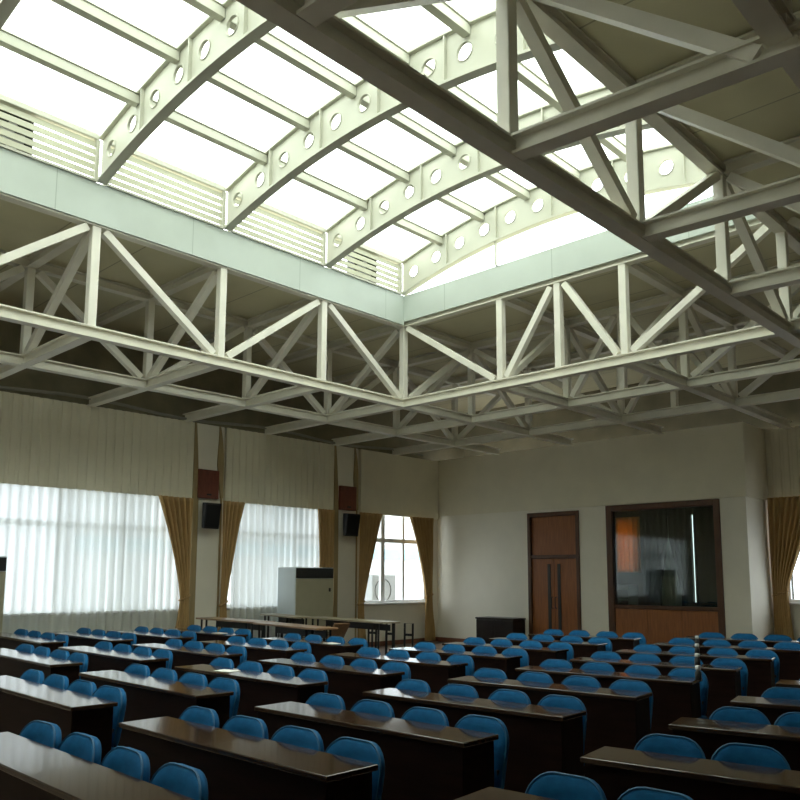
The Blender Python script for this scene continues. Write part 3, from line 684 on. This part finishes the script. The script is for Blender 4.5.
DESKS = [
    (0, 3, -11.83, 4.68, -2.3, 2.37, [(-0.72, 0.265), (-0.2, 0.265), (0.31, 0.265), (0.8, 0.265)]),
    (0, 4, -11.47, 5.48, -2.2, 2.23, [(-0.72, 0.265), (-0.21, 0.265), (0.29, 0.265), (0.77, 0.265)]),
    (0, 5, -11.22, 6.3, -1.9, 2.11, [(-0.7, 0.265), (-0.21, 0.265), (0.28, 0.265), (0.75, 0.265)]),
    (0, 6, -11.04, 7.14, -1.3, 1.99, [(-0.68, 0.265), (-0.2, 0.265), (0.27, 0.265), (0.72, 0.265)]),
    (1, 2, -9.04, 3.63, -2.0, 2.24, [(-0.7, 0.265), (-0.2, 0.265), (0.31, 0.265), (0.78, 0.265)]),
    (1, 3, -8.77, 4.46, -1.7, 2.1, [(-0.7, 0.265), (-0.21, 0.265), (0.28, 0.265), (0.74, 0.265)]),
    (1, 4, -8.59, 5.3, -1.2, 1.98, [(-0.67, 0.265), (-0.2, 0.265), (0.28, 0.265), (0.73, 0.265)]),
    (1, 5, -8.49, 6.18, -0.4, 1.88, [(-0.65, 0.265), (-0.19, 0.265), (0.27, 0.265), (0.71, 0.265)]),
    (1, 6, -8.45, 7.1, 0.7, 1.79, [(-0.63, 0.265), (-0.18, 0.265), (0.27, 0.265), (0.7, 0.265)]),
    (2, 1, -6.33, 2.63, -1.5, 2.1, [(-0.71, 0.265), (-0.22, 0.265), (0.27, 0.265), (0.73, 0.265)]),
    (2, 2, -6.14, 3.48, -1.1, 1.97, [(-0.69, 0.265), (-0.21, 0.265), (0.26, 0.265), (0.71, 0.265)]),
    (2, 3, -6.04, 4.36, -0.2, 1.86, [(-0.74, 0.265), (-0.28, 0.265), (0.19, 0.265), (0.63, 0.265)]),
    (2, 4, -6.01, 5.29, 1.1, 1.76, [(-0.64, 0.265), (-0.19, 0.265), (0.26, 0.265), (0.68, 0.265)]),
    (2, 5, -6.04, 6.27, 2.7, 1.69, [(-0.61, 0.265), (-0.17, 0.265), (0.26, 0.265), (0.68, 0.265)]),
    (2, 6, -6.09, 7.29, 3.9, 1.67, [(-0.6, 0.265), (-0.17, 0.265), (0.27, 0.265), (0.68, 0.265)]),
    (2, 7, -6.18, 8.38, 5.1, 1.66, [(-0.59, 0.265), (-0.17, 0.265), (0.26, 0.265), (0.67, 0.265)]),
    (2, 8, -6.28, 9.5, 7.3, 1.63, [(-0.58, 0.265), (-0.16, 0.265), (0.27, 0.265), (0.67, 0.265)]),
    (2, 9, -6.41, 10.68, 9.7, 1.63, [(-0.57, 0.265), (-0.15, 0.265), (0.28, 0.265), (0.68, 0.265)]),
    (3, 0, -3.74, 1.66, -0.9, 1.98, [(-0.77, 0.265), (-0.28, 0.265), (0.2, 0.265), (0.67, 0.265)]),
    (3, 1, -3.63, 2.55, 0.1, 1.84, [(-0.7, 0.265), (-0.23, 0.265), (0.23, 0.265), (0.67, 0.265)]),
    (3, 2, -3.61, 3.49, 1.8, 1.74, [(-0.61, 0.265), (-0.17, 0.265), (0.27, 0.265), (0.69, 0.265)]),
    (3, 3, -3.64, 4.5, 4.0, 1.67, [(-0.67, 0.265), (-0.24, 0.265), (0.2, 0.265), (0.61, 0.265)]),
    (3, 4, -3.71, 5.57, 6.0, 1.65, [(-0.65, 0.265), (-0.21, 0.265), (0.21, 0.265), (0.62, 0.265)]),
    (3, 5, -3.8, 6.68, 8.3, 1.64, [(-0.58, 0.265), (-0.16, 0.265), (0.27, 0.265), (0.67, 0.265)]),
    (3, 6, -3.9, 7.83, 10.6, 1.65, [(-0.57, 0.265), (-0.15, 0.265), (0.27, 0.265), (0.68, 0.265)]),
    (3, 7, -4.03, 9.07, 12.0, 1.69, [(-0.57, 0.265), (-0.15, 0.265), (0.28, 0.265), (0.69, 0.265)]),
    (3, 8, -4.18, 10.39, 12.0, 1.76, [(-0.59, 0.265), (-0.15, 0.265), (0.28, 0.265), (0.7, 0.265)]),
    (3, 9, -4.35, 11.81, 12.0, 1.87, [(-0.61, 0.265), (-0.16, 0.265), (0.28, 0.265), (0.71, 0.265)]),
    (4, 1, -1.27, 2.67, 5.0, 1.66, [(-0.54, 0.3), (-0.16, 0.3)]),
    (4, 2, -1.34, 3.77, 8.1, 1.65, [(-0.53, 0.3), (-0.15, 0.3)]),
    (4, 3, -1.42, 4.95, 11.3, 1.7, [(-0.53, 0.3), (-0.16, 0.3)]),
    (4, 4, -1.49, 6.14, 12.0, 1.77, [(-0.56, 0.3), (-0.18, 0.3)]),
    (4, 5, -1.55, 7.38, 12.0, 1.88, [(-0.61, 0.3), (-0.22, 0.3)]),
]
COLN = ['first', 'second', 'third', 'fourth', 'fifth']
D0, H0 = make_desk(), make_chair(); used = {}
cnt = {}
for c, k, x, y, ang, L, chairs in DESKS:
    n = cnt.get(c, 0); cnt[c] = n + 1
    rz = math.radians(ang); u = Vector((math.cos(rz), math.sin(rz), 0)); v = Vector((-u.y, u.x, 0)); sc = L / 1.83
    d = D0 if 'd' not in used else copy_thing(D0, (0, 0, 0), 0)
    used['d'] = 1
    d.location = (x, y, 0); d.rotation_euler = (0, 0, rz); d.scale = (sc, 1, 1)
    d['label'] = f'long dark brown desk, {ORD[n]} from the camera in the {COLN[c]} column from the windows'
    for i, (a_, b_) in enumerate(chairs):
        h = H0 if 'h' not in used else copy_thing(H0, (0, 0, 0), 0)
        used['h'] = 1
        p = Vector((x, y, 0)) + u * a_ + v * b_
        h.location = p; h.rotation_euler = (0, 0, rz + random.uniform(-.05, .05)); s_ = min(1.2, max(.92, sc)); h.scale = (s_, 1, 1)
        h['label'] = f'blue chair, {ORD[i]} from window end, behind {ORD[n]} desk of {COLN[c]} column from windows'
# things lying on the desks
def sheet(x, y, rz, label):
    o = box(-.10, .10, -.07, .07, 0, .004).obj('paper_sheet', 'paper', loc=(x, y, .801)); o.rotation_euler.z = rz; tag(o, label, 'paper', 'papers on the desks')
for x, y, l in ((-2.98, 6.80, 'nearest the camera'), (-3.47, 7.91, 'second'), (-3.98, 9.08, 'third'), (-4.52, 10.32, 'furthest')):
    t = thing('water_bottle', f'dark little bottle with white cap between blue chairs, {l} of four in line', 'bottle', (x, y, .80), 0, 'white capped bottles on the desks')
    MB().lathe([(.024, 0), (.027, .006), (.027, .062), (.012, .082), (.012, .086)], 14).obj('body', 'acd', t, smooth=.8)
    MB().lathe([(.021, .084), (.023, .087), (.023, .113), (.019, .118)], 14).obj('cap', 'white', t, smooth=.8)
sheet(-6.30, 4.34, .2, 'white paper sheet on the third desk of the third column from windows')
sheet(-7.95, 7.08, -.1, 'white paper sheet near the aisle end of the furthest second-column desk')
sheet(-10.55, 7.12, .1, 'white paper sheet on the furthest desk of the window-side column')


# ---------------------------------------------------------------- daylight
w = bpy.data.worlds.new('overcast sky'); S.world = w; w.use_nodes = True; nt = w.node_tree; bg = nt.nodes['Background']
tc = nt.nodes.new('ShaderNodeTexCoord'); sp = nt.nodes.new('ShaderNodeSeparateXYZ'); cr = nt.nodes.new('ShaderNodeValToRGB')
mr = nt.nodes.new('ShaderNodeMapRange'); mr.inputs[1].default_value = -1
nt.links.new(tc.outputs['Generated'], sp.inputs[0]); nt.links.new(sp.outputs[2], mr.inputs[0]); nt.links.new(mr.outputs[0], cr.inputs[0]); nt.links.new(cr.outputs[0], bg.inputs[0])
cr.color_ramp.elements[0].position = .45; cr.color_ramp.elements[0].color = (.34, .35, .34, 1)
cr.color_ramp.elements[1].position = .95; cr.color_ramp.elements[1].color = (.97, 1, .98, 1)
e = cr.color_ramp.elements.new(.52); e.color = (.80, .86, .92, 1)
bg.inputs[1].default_value = SKY
S.view_settings.view_transform = 'Standard'; S.view_settings.look = 'None'; S.view_settings.gamma = 1
S.view_settings.use_curve_mapping = False; S.view_settings.exposure = EXPO
S.cycles.max_bounces = 10; S.cycles.diffuse_bounces = 5; S.cycles.transparent_max_bounces = 12
S.cycles.use_denoising = True
